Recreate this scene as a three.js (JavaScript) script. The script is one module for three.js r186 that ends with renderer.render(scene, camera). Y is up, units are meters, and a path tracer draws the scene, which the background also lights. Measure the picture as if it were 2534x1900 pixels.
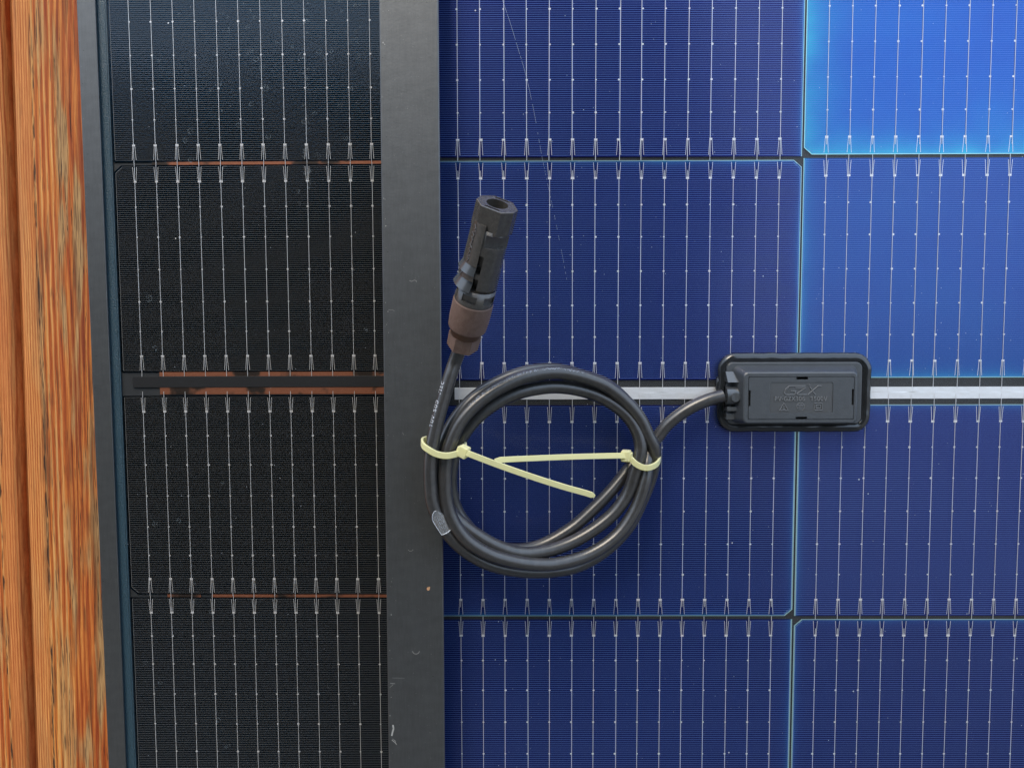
import * as THREE from 'three';
import { mergeGeometries } from 'three/addons/utils/BufferGeometryUtils.js';
import { RoundedBoxGeometry } from 'three/addons/geometries/RoundedBoxGeometry.js';
import { ImprovedNoise } from 'three/addons/math/ImprovedNoise.js';
import { FontLoader } from 'three/addons/loaders/FontLoader.js';
import { TextGeometry } from 'three/addons/geometries/TextGeometry.js';
import { Brush, Evaluator, SUBTRACTION } from 'three-bvh-csg';

// ---------------------------------------------------------------- camera, sky, sun, exposure
const scene = new THREE.Scene();
const Y0 = 0.858;                       // height of the panels' middle above the ground
const camera = new THREE.PerspectiveCamera(53.13, 1024 / 767, 0.01, 300);
{
  // pose of the hand-held camera: about 37 cm in front of the right-hand panel, looking very slightly down
  const m = new THREE.Matrix4().set(
    0.999988, 0.002133, 0.004382, -0.13521,
    -0.002405, 0.998009, 0.063024, 0.02736 + Y0,
    -0.004239, -0.063034, 0.998002, 0.36672,
    0, 0, 0, 1);
  m.decompose(camera.position, camera.quaternion, camera.scale);
  camera.updateMatrixWorld();
}
const perlin = new ImprovedNoise();
const fbm = (x, y, z = 0, o = 4) => { let a = 0, s = 0.5; for (let i = 0; i < o; i++) { a += s * perlin.noise(x, y, z); x *= 2.03; y *= 2.03; z += 7.1; s *= 0.5; } return a; };
{
  const W = 512, H = 256, d = new Float32Array(W * H * 4);
  for (let j = 0; j < H; j++) for (let i = 0; i < W; i++) {
    const el = (j + 0.5) / H * Math.PI - Math.PI / 2, az = (i + 0.5) / W * 2 * Math.PI;
    const x = Math.cos(el) * Math.cos(az), y = Math.sin(el), z = Math.cos(el) * Math.sin(az);
    const up = Math.max(0, y), c = 0.5 + 0.9 * fbm(x * 2.2 / (0.35 + up) + 4, z * 2.2 / (0.35 + up), 1.7);
    const k = THREE.MathUtils.clamp(c, 0, 1), b = 0.58 + 0.26 * up;
    const o = (j * W + i) * 4;
    d[o] = b * (0.46 + 0.42 * k); d[o + 1] = b * (0.70 + 0.26 * k); d[o + 2] = b * (1.06 + 0.02 * k); d[o + 3] = 1;
  }
  const sky = new THREE.DataTexture(d, W, H, THREE.RGBAFormat, THREE.FloatType);
  sky.mapping = THREE.EquirectangularReflectionMapping; sky.magFilter = THREE.LinearFilter; sky.needsUpdate = true;
  scene.background = sky; scene.environment = sky;
}
const sun = new THREE.DirectionalLight(0xffeccf, 1.2);
sun.position.set(-0.5, 3.4, 1.9); sun.target.position.set(0, 0.9, 0);
sun.castShadow = true; sun.shadow.radius = 60; sun.shadow.mapSize.set(2048, 2048);
Object.assign(sun.shadow.camera, { left: -2, right: 2, top: 2, bottom: -2, near: 0.1, far: 8 });
scene.add(sun, sun.target);
const renderer = new THREE.WebGLRenderer({ antialias: true });
renderer.toneMapping = THREE.LinearToneMapping;
renderer.toneMappingExposure = 2.5;
renderer.shadowMap.enabled = true;

// ---------------------------------------------------------------- helpers (all lengths below in millimetres)
let seed = 20240517;
const rnd = (a = 0, b = 1) => { seed = (seed * 1664525 + 1013904223) >>> 0; return a + (b - a) * seed / 4294967296; };
const MM = 0.001, V = (x, y, z) => new THREE.Vector3(x * MM, y * MM, z * MM);
const lin = (r, g, b) => new THREE.Color().setRGB(r, g, b);
function finish(o) { o.castShadow = true; o.receiveShadow = true; return o; }
function part(name, geo, mat, parent, pos, label) {
  const m = finish(new THREE.Mesh(geo, mat)); m.name = name; parent.add(m);
  if (pos) m.position.copy(V(...pos));
  if (label) m.userData.label = label;
  return m;
}
function thing(name, label, category, pos = [0, 0, 0], group) {
  const g = new THREE.Group(); g.name = name; g.position.set(...pos.map(v => v * MM)); g.userData = { label, category };
  if (group) g.userData.group = group;
  scene.add(g); return g;
}
const stuff = o => { o.userData.kind = 'stuff'; return o; };
const clean = g => { g = g.index ? g.toNonIndexed() : g; for (const k of Object.keys(g.attributes)) if (!['position', 'normal', 'uv'].includes(k)) g.deleteAttribute(k); if (!g.attributes.uv) g.setAttribute('uv', new THREE.BufferAttribute(new Float32Array(g.attributes.position.count * 2), 2)); if (!g.attributes.normal) g.computeVertexNormals(); return g; };
const merge = list => mergeGeometries(list.map(clean), false);
const box = (x0, x1, y0, y1, z0, z1) => { const g = new THREE.BoxGeometry((x1 - x0) * MM, (y1 - y0) * MM, (z1 - z0) * MM); g.translate((x0 + x1) / 2 * MM, (y0 + y1) / 2 * MM, (z0 + z1) / 2 * MM); return g; };
const rbox = (x0, x1, y0, y1, z0, z1, r, s = 3) => { const g = new RoundedBoxGeometry((x1 - x0) * MM, (y1 - y0) * MM, (z1 - z0) * MM, s, r * MM); g.translate((x0 + x1) / 2 * MM, (y0 + y1) / 2 * MM, (z0 + z1) / 2 * MM); return g; };
function roundRect(x0, x1, y0, y1, r) {
  const s = new THREE.Shape(), k = MM;
  s.moveTo((x0 + r) * k, y0 * k); s.lineTo((x1 - r) * k, y0 * k); s.absarc((x1 - r) * k, (y0 + r) * k, r * k, -Math.PI / 2, 0);
  s.lineTo(x1 * k, (y1 - r) * k); s.absarc((x1 - r) * k, (y1 - r) * k, r * k, 0, Math.PI / 2);
  s.lineTo((x0 + r) * k, y1 * k); s.absarc((x0 + r) * k, (y1 - r) * k, r * k, Math.PI / 2, Math.PI);
  s.lineTo(x0 * k, (y0 + r) * k); s.absarc((x0 + r) * k, (y0 + r) * k, r * k, Math.PI, 1.5 * Math.PI);
  return s;
}
const extrude = (s, z0, z1, bevel = 0, seg = 10) => { const g = new THREE.ExtrudeGeometry(s, { depth: (z1 - z0 - 2 * bevel) * MM, bevelEnabled: bevel > 0, bevelSize: bevel * MM, bevelThickness: bevel * MM, bevelSegments: 2, bevelOffset: -bevel * MM, curveSegments: seg }); g.translate(0, 0, (z0 + bevel) * MM); return g; };
function uvXY(g, sx, sy = sx, ox = 0, oy = 0) {   // uv from x and y, sx and sy in millimetres per repeat
  const p = g.attributes.position, uv = new Float32Array(p.count * 2);
  for (let i = 0; i < p.count; i++) { uv[2 * i] = p.getX(i) / MM / sx + ox; uv[2 * i + 1] = p.getY(i) / MM / sy + oy; }
  g.setAttribute('uv', new THREE.BufferAttribute(uv, 2)); return g;
}
function uvTri(g, s) {   // box mapping by the way a face points, s in millimetres per repeat
  const p = g.attributes.position, n = g.attributes.normal, uv = new Float32Array(p.count * 2);
  for (let i = 0; i < p.count; i++) {
    const ax = Math.abs(n.getX(i)), ay = Math.abs(n.getY(i)), az = Math.abs(n.getZ(i)), x = p.getX(i) / MM / s, y = p.getY(i) / MM / s, z = p.getZ(i) / MM / s;
    const [u, v] = az >= ax && az >= ay ? [x, y] : ax > ay ? [z, y] : [x, z];
    uv[2 * i] = u; uv[2 * i + 1] = v;
  }
  g.setAttribute('uv', new THREE.BufferAttribute(uv, 2)); return g;
}
function tex(W, H, f, srgb = true, wrap = THREE.RepeatWrapping) {   // f(u, v, i, j) -> [r, g, b] 0..255
  const d = new Uint8Array(W * H * 4);
  for (let j = 0; j < H; j++) for (let i = 0; i < W; i++) {
    const c = f(i / W, j / H, i, j), o = (j * W + i) * 4;
    for (let k = 0; k < 3; k++) d[o + k] = Math.max(0, Math.min(255, c[k])); d[o + 3] = 255;
  }
  const t = new THREE.DataTexture(d, W, H); t.wrapS = t.wrapT = wrap; t.magFilter = THREE.LinearFilter; t.minFilter = THREE.LinearFilter;
  if (srgb) t.colorSpace = THREE.SRGBColorSpace; t.needsUpdate = true; return t;
}
const mixc = (a, b, t) => { t = Math.max(0, Math.min(1, t)); return [a[0] + (b[0] - a[0]) * t, a[1] + (b[1] - a[1]) * t, a[2] + (b[2] - a[2]) * t]; };
const sstep = (a, b, x) => { const t = Math.max(0, Math.min(1, (x - a) / (b - a))); return t * t * (3 - 2 * t); };
const fine = (() => { const W = 256, a = new Float32Array(W * W); let s = 77; for (let i = 0; i < a.length; i++) { s = (s * 1664525 + 1013904223) >>> 0; a[i] = s / 4294967296; } return (x, y) => a[((y | 0) & 255) * W + ((x | 0) & 255)]; })();

// ---------------------------------------------------------------- materials
const grainBump = tex(256, 256, (u, v, i, j) => { const n = 128 + 70 * (fine(i, j) - 0.5) + 60 * (fine(i >> 1, j >> 1) - 0.5); return [n, n, n]; }, false);
const embossBump = tex(512, 512, (u, v, i, j) => { const n = 128 + 150 * fbm(i / 9, j / 9, 2.2, 3); return [n, n, n]; }, false);
const M = {};
M.glassBack = new THREE.MeshPhysicalMaterial({ color: 0xffffff, roughness: 0.16, transmission: 1, thickness: 0, ior: 1.5, specularIntensity: 0.6 });
M.glassFront = new THREE.MeshPhysicalMaterial({ color: 0xffffff, roughness: 0.07, transmission: 1, thickness: 0, ior: 1.4, specularIntensity: 0.5, bumpMap: embossBump, bumpScale: 0.00002 });
M.black = new THREE.MeshStandardMaterial({ color: lin(0.006, 0.006, 0.007), roughness: 0.6 });
M.backing = new THREE.MeshStandardMaterial({ color: lin(0.022, 0.024, 0.026), roughness: 0.55, bumpMap: grainBump, bumpScale: 0.00005 });
M.border = new THREE.MeshStandardMaterial({ color: lin(0.03, 0.066, 0.092), roughness: 0.36, bumpMap: embossBump, bumpScale: 0.0004 });
const cellEmboss = embossBump.clone(); cellEmboss.repeat.set(3.2, 1.8); cellEmboss.needsUpdate = true;
M.frontCell = new THREE.MeshStandardMaterial({ color: lin(0.003, 0.018, 0.034), roughness: 0.22, metalness: 0.95, bumpMap: cellEmboss, bumpScale: 0.00012 });
M.frontFinger = new THREE.MeshStandardMaterial({ color: lin(0.20, 0.196, 0.19), roughness: 0.5, metalness: 0.2 });
M.backFinger = new THREE.MeshStandardMaterial({ color: lin(0.13, 0.24, 0.66), roughness: 0.5, metalness: 0.3 });
M.wire = new THREE.MeshStandardMaterial({ color: lin(0.9, 0.9, 0.92), roughness: 0.32, metalness: 0.5 });
M.wireFront = new THREE.MeshStandardMaterial({ color: lin(0.86, 0.84, 0.82), roughness: 0.3, metalness: 0.5 });
M.ribbon = new THREE.MeshStandardMaterial({ roughness: 0.38, metalness: 0.5, color: lin(0.92, 0.93, 0.94),
  bumpMap: tex(512, 64, (u, v, i, j) => { const n = 128 + 90 * fbm(i / 26, j / 26, 5.5, 3); return [n, n, n]; }, false), bumpScale: 0.0004 });
M.copper = new THREE.MeshStandardMaterial({ roughness: 0.45, metalness: 0.6,
  map: tex(1024, 16, (u, v, i, j) => { const k = fbm(i / 60, j / 30, 3.1, 4), f = fine(i, j) * 12; return mixc([150 + f, 92 + f, 66 + f], [52 + f, 42 + f, 36 + f], sstep(0.02, 0.2, k)); }) });
// rear of a cell: blue nitride coat whose interference colour turns turquoise where it thins out at the three uncut edges
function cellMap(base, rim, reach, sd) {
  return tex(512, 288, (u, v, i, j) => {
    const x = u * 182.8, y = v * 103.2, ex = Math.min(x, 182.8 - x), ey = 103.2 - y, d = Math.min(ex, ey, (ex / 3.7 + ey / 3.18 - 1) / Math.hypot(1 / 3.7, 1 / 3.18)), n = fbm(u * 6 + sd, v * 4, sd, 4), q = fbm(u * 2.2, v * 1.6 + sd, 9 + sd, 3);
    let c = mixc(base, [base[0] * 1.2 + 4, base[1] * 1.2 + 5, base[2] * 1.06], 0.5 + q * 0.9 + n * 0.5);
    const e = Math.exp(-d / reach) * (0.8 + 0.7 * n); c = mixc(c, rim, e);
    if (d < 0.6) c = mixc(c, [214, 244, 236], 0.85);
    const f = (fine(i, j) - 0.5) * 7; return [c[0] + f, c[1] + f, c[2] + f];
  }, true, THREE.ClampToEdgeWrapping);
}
const cellMat = (map, k = 1) => new THREE.MeshStandardMaterial({ map, color: lin(k, k, k), roughness: 0.3, metalness: 0.7 });
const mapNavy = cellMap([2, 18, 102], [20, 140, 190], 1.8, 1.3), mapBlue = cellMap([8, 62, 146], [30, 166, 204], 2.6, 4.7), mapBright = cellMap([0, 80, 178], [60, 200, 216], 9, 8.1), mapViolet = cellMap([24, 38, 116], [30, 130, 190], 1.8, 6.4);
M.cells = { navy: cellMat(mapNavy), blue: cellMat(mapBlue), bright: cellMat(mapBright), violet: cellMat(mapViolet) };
// black-anodised aluminium with dust, nicks and rubbed spots
const flangeMap = tex(512, 2048, (u, v, i, j) => {
  const n = fbm(i / 40, j / 90, 0.3, 4), s = fbm(i / 3, j / 160, 6.6, 2); let g = 128 + 10 * n + 8 * s + 9 * (fine(i, j) - 0.5);
  if (fine(i * 3 + 11, j * 5) > 0.9994) g += 70; if (fine(i >> 1, (j >> 1) + 91) > 0.9997) g += 60; if (fine((i >> 1) + 40, j >> 2) > 0.99985) g -= 60;
  return [g, g + 1, g + 1];
});
M.anodised = new THREE.MeshStandardMaterial({ map: flangeMap, color: lin(0.7, 0.71, 0.72), roughness: 0.42, metalness: 0.8, bumpMap: grainBump, bumpScale: 0.00004 });
M.scratch = new THREE.MeshStandardMaterial({ color: lin(0.5, 0.5, 0.48), roughness: 0.5, metalness: 0.4 });
M.copperFleck = new THREE.MeshStandardMaterial({ color: lin(0.75, 0.42, 0.22), roughness: 0.5, metalness: 0.4 });
const rubberMap = tex(512, 512, (u, v, i, j) => { const n = fbm(i / 22, j / 60, 3.3, 4); let g = 54 + 16 * n + 7 * (fine(i, j) - 0.5); const d = fbm(i / 50, j / 90, 8.8, 3); if (fine(i + 5, j + 9) > 0.997 - 0.01 * Math.max(0, d)) g += 42; return [g + 2 * d + 1, g, g - 2 * d]; });
M.cable = new THREE.MeshPhysicalMaterial({ ior: 1.8, map: rubberMap, color: lin(0.98, 0.98, 0.98), roughness: 0.3 });
M.print = new THREE.MeshStandardMaterial({ color: lin(0.72, 0.78, 0.86), roughness: 0.6 });
M.printFaint = new THREE.MeshStandardMaterial({ color: lin(0.2, 0.22, 0.26), roughness: 0.6 });
const plasticMap = tex(256, 256, (u, v, i, j) => { const n = fbm(i / 30, j / 30, 1.1, 3); let g = 62 + 10 * n + 16 * (fine(i, j) - 0.5); if (fine(i + 3, j + 70) > 0.9985) g += 60; return [g, g + 4, g + 8]; });
M.boxPlastic = new THREE.MeshPhysicalMaterial({ ior: 1.8, map: plasticMap, color: lin(0.95, 0.95, 0.95), roughness: 0.42, bumpMap: grainBump, bumpScale: 0.00012 });
M.boxSmooth = new THREE.MeshPhysicalMaterial({ ior: 1.8, color: lin(0.055, 0.06, 0.066), roughness: 0.2 });
M.seal = new THREE.MeshPhysicalMaterial({ ior: 1.7, color: lin(0.02, 0.022, 0.025), roughness: 0.16 });
const connMap = tex(256, 256, (u, v, i, j) => { const n = fbm(i / 24, j / 30, 2.1, 4); let g = 76 + 18 * n + 14 * (fine(i, j) - 0.5); if (fine(i + 31, j + 7) > 0.992) g += 40; return [g + 4, g + 1, g - 3]; });
M.connector = new THREE.MeshPhysicalMaterial({ ior: 1.8, map: connMap, color: lin(0.85, 0.85, 0.85), roughness: 0.26, bumpMap: grainBump, bumpScale: 0.00005 });
const brownMap = tex(256, 256, (u, v, i, j) => { const n = fbm(i / 20, j / 26, 4.4, 4); const f = 16 * (fine(i, j) - 0.5) + (fine(i + 9, j + 50) > 0.985 ? 34 : 0) + 20 * n; return [116 + f, 94 + f, 84 + f]; });
M.brown = new THREE.MeshStandardMaterial({ map: brownMap, roughness: 0.6, bumpMap: grainBump, bumpScale: 0.0001 });
M.brownClean = new THREE.MeshStandardMaterial({ color: lin(0.085, 0.042, 0.026), roughness: 0.4 });
M.embossed = new THREE.MeshStandardMaterial({ color: lin(0.15, 0.157, 0.165), roughness: 0.25 });  // paler than the box: highlights on the relief are put into the colour
M.tie = new THREE.MeshPhysicalMaterial({ color: lin(1.0, 0.975, 0.58), roughness: 0.8, transmission: 0.42, clearcoat: 0.5, clearcoatRoughness: 0.2, thickness: 0 });
M.film = new THREE.MeshPhysicalMaterial({ color: lin(0.8, 0.83, 0.86), roughness: 0.25, transparent: true, opacity: 0.3 });
M.dust = new THREE.MeshStandardMaterial({ color: lin(0.6, 0.66, 0.74), roughness: 0.9 });
M.waterMark = new THREE.MeshStandardMaterial({ color: lin(0.5, 0.62, 0.7), roughness: 0.8, transparent: true, opacity: 0.22 });

// ---------------------------------------------------------------- ground
{
  const g = new THREE.PlaneGeometry(120, 120); g.rotateX(-Math.PI / 2); uvScale(g, 120);
  const t = tex(512, 512, (u, v, i, j) => { const n = fbm(i / 40, j / 40, 3, 5), f = 50 * (fine(i, j) - 0.5); return [106 + 44 * n + f, 104 + 44 * n + f, 98 + 42 * n + f]; });
  const m = finish(new THREE.Mesh(g, new THREE.MeshStandardMaterial({ map: t, roughness: 0.95 })));
  m.name = 'ground'; m.userData = { kind: 'structure', label: 'grey gravel ground below the panels' }; scene.add(m);
}
function uvScale(g, k) { const uv = g.attributes.uv; for (let i = 0; i < uv.count; i++) uv.setXY(i, uv.getX(i) * k, uv.getY(i) * k); }

// ---------------------------------------------------------------- timber wall behind the panels
{
  const W = 768, H = 2048, SX = 60, SY = 480;     // the texture spans 60 x 480 mm of board
  const hgt = new Float32Array(W * H);
  const map = tex(W, H, (u, v, i, j) => {
    const x = u * SX, y = v * SY;
    const drift = 2.2 * fbm(y / 170 + 3, 0.3, 1.1, 2) + 0.5 * fbm(y / 40, x / 12, 5.1, 2), xw = x + drift;
    const z2 = sstep(9, 11.5, xw), z3 = sstep(21, 26, xw);
    // growth rings: tight straight lines at the left, wide cathedral figure to the right
    const swirl = 2.6 * fbm(x / 18 + 2, y / 190, 8.3, 2) * z3;
    const ring = xw * (0.74 - 0.42 * z2) + swirl + 0.3 * fbm(x / 2, y / 60, 2.2, 3) + 0.14 * fbm(x * 2, y / 30, 6.2, 2);
    const s = 0.5 + 0.5 * Math.sin(ring * 6.283), late = Math.pow(s, 3);
    const hair = fbm(x * 7.5, y / 11, 14.4, 2), fibre = fbm(x * 2.6, y / 26, 4.4, 3) + 0.35 * hair, slow = fbm(x / 9, y / 130, 7.7, 3), spot = fbm(x * 1.7, y / 20, 9.9, 3);
    let c = mixc([196, 94, 30], [236, 150, 66], 0.5 + slow * 1.7 + fibre * 0.8);
    c = mixc(c, [156, 72, 24], late * (0.5 + 0.2 * z3) + 0.85 * sstep(0.02, 0.28, slow) * z3);
    c = mixc(c, [246, 204, 142], Math.pow(1 - s, 3) * 0.75 * z2 * (1 - 0.6 * z3));
    if (z2 < 1) c = mixc(c, mixc([236, 172, 110], [186, 80, 26], late * (0.6 + 0.8 * slow)), (1 - z2) * 0.7);
    // cracks: thin dark broken lines along the grain
    const cr = Math.abs(((ring * (1 + z2) + 0.4 * fibre) % 1 + 1) % 1 - 0.5), crack = (1 - sstep(0.015, 0.07, cr)) * sstep(-0.05, 0.22, fbm(x / 5, y / 55, 12.4, 3) + 0.1 * z2 - 0.05) * z2;
    // silvered, fibrous patches where the finish has worn off
    const worn = sstep(0.02, 0.22, 1.25 * fbm(x / 9 + 9, y / 105 + 2, 15.2, 3) + 0.12 * fibre) * (0.2 + 0.35 * z2 + 0.45 * z3);
    c = mixc(c, mixc([240, 206, 150], [176, 150, 116], 0.5 + 1.5 * hair), worn * 0.9);
    const speck = sstep(0.2, 0.36, spot + 0.2 * worn + 0.15 * (fibre) - 0.02 + 0.1 * Math.exp(-Math.abs(xw - 11.4) / 1.6));
    const seam = (1 - sstep(0.15, 1.1, Math.abs(xw - 11.4 - 1.6 * fbm(y / 33, 4.4, 2.2, 3) - 0.5 * fibre))) * sstep(0.0, 0.2, fbm(x * 1.4, y / 12, 21.3, 3) + 0.25 * fbm(3.3, y / 70, 1.3, 2));
    const dark = Math.max(crack * 0.9, seam * 0.9, speck * 0.55 * (0.3 + 0.4 * worn + 0.6 * z2 * (1 - z3)));
    c = mixc(c, [112, 74, 46], 0.45 * sstep(0.1, 0.32, fbm(x / 5 + 4, y / 60, 31.7, 4)) * (0.4 + 0.6 * z2));   // grey-brown weathering
    c = mixc(c, [54, 32, 20], dark);
    const f = 34 * fibre + 46 * hair + 14 * (fine(i, j >> 3) - 0.5);
    hgt[j * W + i] = 150 + 40 * late + 26 * fibre - 120 * dark;
    return [c[0] + f, c[1] + f, c[2] + f * 0.8];
  }, true, THREE.MirroredRepeatWrapping);
  const bump = tex(W, H, (u, v, i, j) => { const h = hgt[j * W + i]; return [h, h, h]; }, false, THREE.MirroredRepeatWrapping);
  const wall = thing('timber_wall', 'weathered orange-brown timber wall of upright boards behind the panels', 'wall', [-410, 0, -58]);
  wall.rotation.z = -0.0081;
  const tone = [[0.78, 0.7, 0.58], [0.66, 0.55, 0.44], [0.74, 0.62, 0.5]].map(c => new THREE.MeshStandardMaterial({ map, bumpMap: bump, bumpScale: 0.0006, color: lin(...c), roughness: 0.72 }));
  const BW = 138, R = 3.6, T = 24, dx = Y0 * 0.0081 / MM;
  for (let k = -8; k < 12; k++) {
    const s = new THREE.Shape(); // cross-section in x and z, front at z = 0
    s.moveTo(0, -T * MM); s.lineTo(BW * MM, -T * MM); s.lineTo(BW * MM, -R * 1.6 * MM);
    s.quadraticCurveTo(BW * MM, -0.3 * MM, (BW - R) * MM, 0); s.lineTo(R * MM, 0); s.quadraticCurveTo(0, -0.3 * MM, 0, -R * 1.6 * MM); s.closePath();
    const g = new THREE.ExtrudeGeometry(s, { depth: 2.5, bevelEnabled: false, curveSegments: 5 }); g.rotateX(-Math.PI / 2); g.computeVertexNormals();
    // ExtrudeGeometry shape y -> after rotation lies along -z: flip so that the front faces +z
    g.applyMatrix4(new THREE.Matrix4().makeScale(1, 1, -1)); const idx = g.attributes.position; // turn the winding back
    for (let i = 0; i < idx.count; i += 3) for (const a of ['position', 'normal', 'uv']) { const t = g.attributes[a], n = t.itemSize; for (let c = 0; c < n; c++) { const q = t.array[(i + 1) * n + c]; t.array[(i + 1) * n + c] = t.array[(i + 2) * n + c]; t.array[(i + 2) * n + c] = q; } }
    g.computeVertexNormals();
    uvXY(g, SX, SY, k === 0 ? 0 : k * 0.37 + 0.03 * (k & 1), k === 0 ? -1.29 : k * 0.61);
    const b = part('board', g, tone[((k % 3) + 3) % 3], wall, [k * 142 - dx, 0, 0]);
    b.position.y = 0;
    part('tongue', uvXY(box(-4.2, 0.2, 0, 2500, -16, -7.5), SX, SY, 0.21), tone[1], b);
  }
}

// ---------------------------------------------------------------- solar cell geometry, shared by both panels
const CW = 182.8, CH = 103.2, PITCH = 10.8, WIRES = 16, CUT = 3.7, GAP = 1.65, MID = 12.1, ROW = CH + GAP, COL = 183.7;
const wireX = k => (k - 7.5) * PITCH;
const PADS = [8.08, 20.5, 35.5, 51.6, 67.7, 82.7, 95.12].map(d => d - CH / 2);
const cellGeo = (() => {   // corners are cut at the +y end only: the other end is where the full cell was sawn in two
  const s = new THREE.Shape(), a = CW / 2 * MM, b = CH / 2 * MM, c = CUT * MM;
  s.moveTo(-a, -b); s.lineTo(a, -b); s.lineTo(a, b - c * 0.86); s.lineTo(a - c, b); s.lineTo(-a + c, b); s.lineTo(-a, b - c * 0.86); s.closePath();
  const g = new THREE.ExtrudeGeometry(s, { depth: 0.00018, bevelEnabled: false }); g.translate(0, 0, -0.00018); return uvXY(g, CW, CH, 0.5, 0.5);
})();
function quads() {
  const P = [];
  const add = (x0, y0, x1, y1, x2, y2, x3, y3, z) => P.push(x0, y0, z, x1, y1, z, x2, y2, z, x0, y0, z, x2, y2, z, x3, y3, z);
  return {
    rect: (x0, x1, y0, y1, z = 0.04) => add(x0, y0, x1, y0, x1, y1, x0, y1, z),
    line: (xa, ya, xb, yb, w, z = 0.04) => { const l = Math.hypot(xb - xa, yb - ya), nx = -(yb - ya) / l * w / 2, ny = (xb - xa) / l * w / 2; add(xa - nx, ya - ny, xb - nx, yb - ny, xb + nx, yb + ny, xa + nx, ya + ny, z); },
    blob: (x, y, r, z = 0.06, n = 8, st = 1) => { for (let i = 0; i < n; i++) { const a = i / n * 6.2832, b = (i + 1) / n * 6.2832; P.push(x, y, z, x + r * Math.cos(a), y + r * st * Math.sin(a), z, x + r * Math.cos(b), y + r * st * Math.sin(b), z); } },
    ring: (x, y, r, w, z, n = 14) => { for (let i = 0; i < n; i++) { const a = i / n * 6.2832, b = (i + 1) / n * 6.2832, A = Math.cos(a), B = Math.sin(a), C = Math.cos(b), D = Math.sin(b); add(x + r * A, y + r * B, x + (r + w) * A, y + (r + w) * B, x + (r + w) * C, y + (r + w) * D, x + r * C, y + r * D, z); } },
    build: () => { const g = new THREE.BufferGeometry(); g.setAttribute('position', new THREE.BufferAttribute(new Float32Array(P.map(v => v * MM)), 3)); g.computeVertexNormals(); g.setAttribute('uv', new THREE.BufferAttribute(new Float32Array(P.length / 3 * 2), 2)); return g; },
  };
}
const IN = 0.85;   // inset of the printed border from the edge of the cell
function fingersGeo(w) {
  const q = quads(), a = CW / 2 - IN, b = CH / 2 - IN, n = 104, tabEnd = CH / 2 - 8.08;
  const vee = y => 0.5 + 0.5 * (Math.abs(y) - tabEnd) / (b - tabEnd);                       // half-width of the tab at height y
  for (let i = 0; i <= n; i++) {
    const y = -b + 2 * b * i / n, cut = Math.max(0, y - (b - CUT * 0.8)) * 1.15, x0 = -a + cut, x1 = a - cut, ww = (i === 0 || i === n) ? w * 1.15 : w;
    if (Math.abs(y) < tabEnd) { q.rect(x0, x1, y - ww / 2, y + ww / 2); continue; }
    let x = x0; for (let k = 0; k < WIRES; k++) { const h = vee(y); q.rect(x, wireX(k) - h, y - ww / 2, y + ww / 2); x = wireX(k) + h; } q.rect(x, x1, y - ww / 2, y + ww / 2);
  }
  for (const s of [-1, 1]) { q.line(s * a, -b, s * a, b - CUT * 0.8, w * 1.5); q.line(s * a, b - CUT * 0.8, s * (a - CUT * 0.92), b, w * 1.5); }
  for (let k = 0; k < WIRES; k++) {
    q.line(wireX(k), -tabEnd, wireX(k), tabEnd, 0.1);
  }
  return q.build();
}
function padsGeo() {
  const q = quads();
  for (let k = 0; k < WIRES; k++) PADS.forEach((y, i) => (i === 0 || i === 6) ? q.rect(wireX(k) - rnd(0.62, 0.86), wireX(k) + rnd(0.62, 0.86), y - rnd(0.4, 0.6), y + rnd(0.4, 0.6), 0.07) : q.blob(wireX(k) + rnd(-0.15, 0.15), y, rnd(0.38, 0.62), 0.07, 8, rnd(0.75, 1.05)));
  const b = CH / 2 - IN, tabEnd = CH / 2 - 8.08;   // forked ends of the printed busbars
  for (let k = 0; k < WIRES; k++) for (const e of [-1, 1]) for (const s of [-1, 1]) q.line(wireX(k) + s * 0.5, e * tabEnd, wireX(k) + s * 1.0, e * b, 0.19, 0.05);
  q.blob(wireX(1) + 8.6, 15.5, 0.36); return q.build();
}
function wiresGeo(over, under, jit, r) {   // over: how far the wires run past the sawn end, under: past the other end
  const list = [];
  for (let k = 0; k < WIRES; k++) {
    const y0 = -CH / 2 - over, y1 = CH / 2 + under, g = new THREE.CylinderGeometry(r * MM, r * MM, (y1 - y0) * MM, 7, 1, true);
    const a = rnd(-jit, jit), b = a + rnd(-jit, jit) * 0.6;
    const p = g.attributes.position; for (let i = 0; i < p.count; i++) { const t = p.getY(i) > 0 ? b : a; p.setX(i, p.getX(i) + t * MM); }
    g.translate(wireX(k) * MM, (y0 + y1) / 2 * MM, (0.08 + r * 0.8) * MM); list.push(g);
  }
  return merge(list);
}
const G = {
  frontFinger: fingersGeo(0.10), backFinger: fingersGeo(0.15), pads: padsGeo(),
  backWires: [wiresGeo(GAP - 0.1, -4.6, 0.16, 0.125), wiresGeo(GAP - 0.1, -4.6, 0.42, 0.14), wiresGeo(GAP - 0.1, -4.6, 0.26, 0.13)],
  backWiresMid: [wiresGeo(5.0, -4.6, 0.2, 0.125), wiresGeo(GAP - 0.1, 5.2, 0.3, 0.13)],
  frontWires: [wiresGeo(GAP * 0.5, GAP * 0.5, 0.06, 0.135), wiresGeo(GAP * 0.5, GAP * 0.5, 0.1, 0.13)],
  frontWiresMid: wiresGeo(2.2, GAP * 0.5, 0.1, 0.13),
};
function addCell(panel, x, y, flip, mat, fingerGeo, fingerMat, wireGeo, wireMat) {
  const c = part('solar_cell', cellGeo, mat, panel, [x, y, 0]);
  if (flip) c.rotation.z = Math.PI;
  stuff(part('silver_fingers', fingerGeo, fingerMat, c)); stuff(part('solder_pads', G.pads, wireMat, c)); stuff(part('busbar_wires', wireGeo, wireMat, c));
  return c;
}

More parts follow.
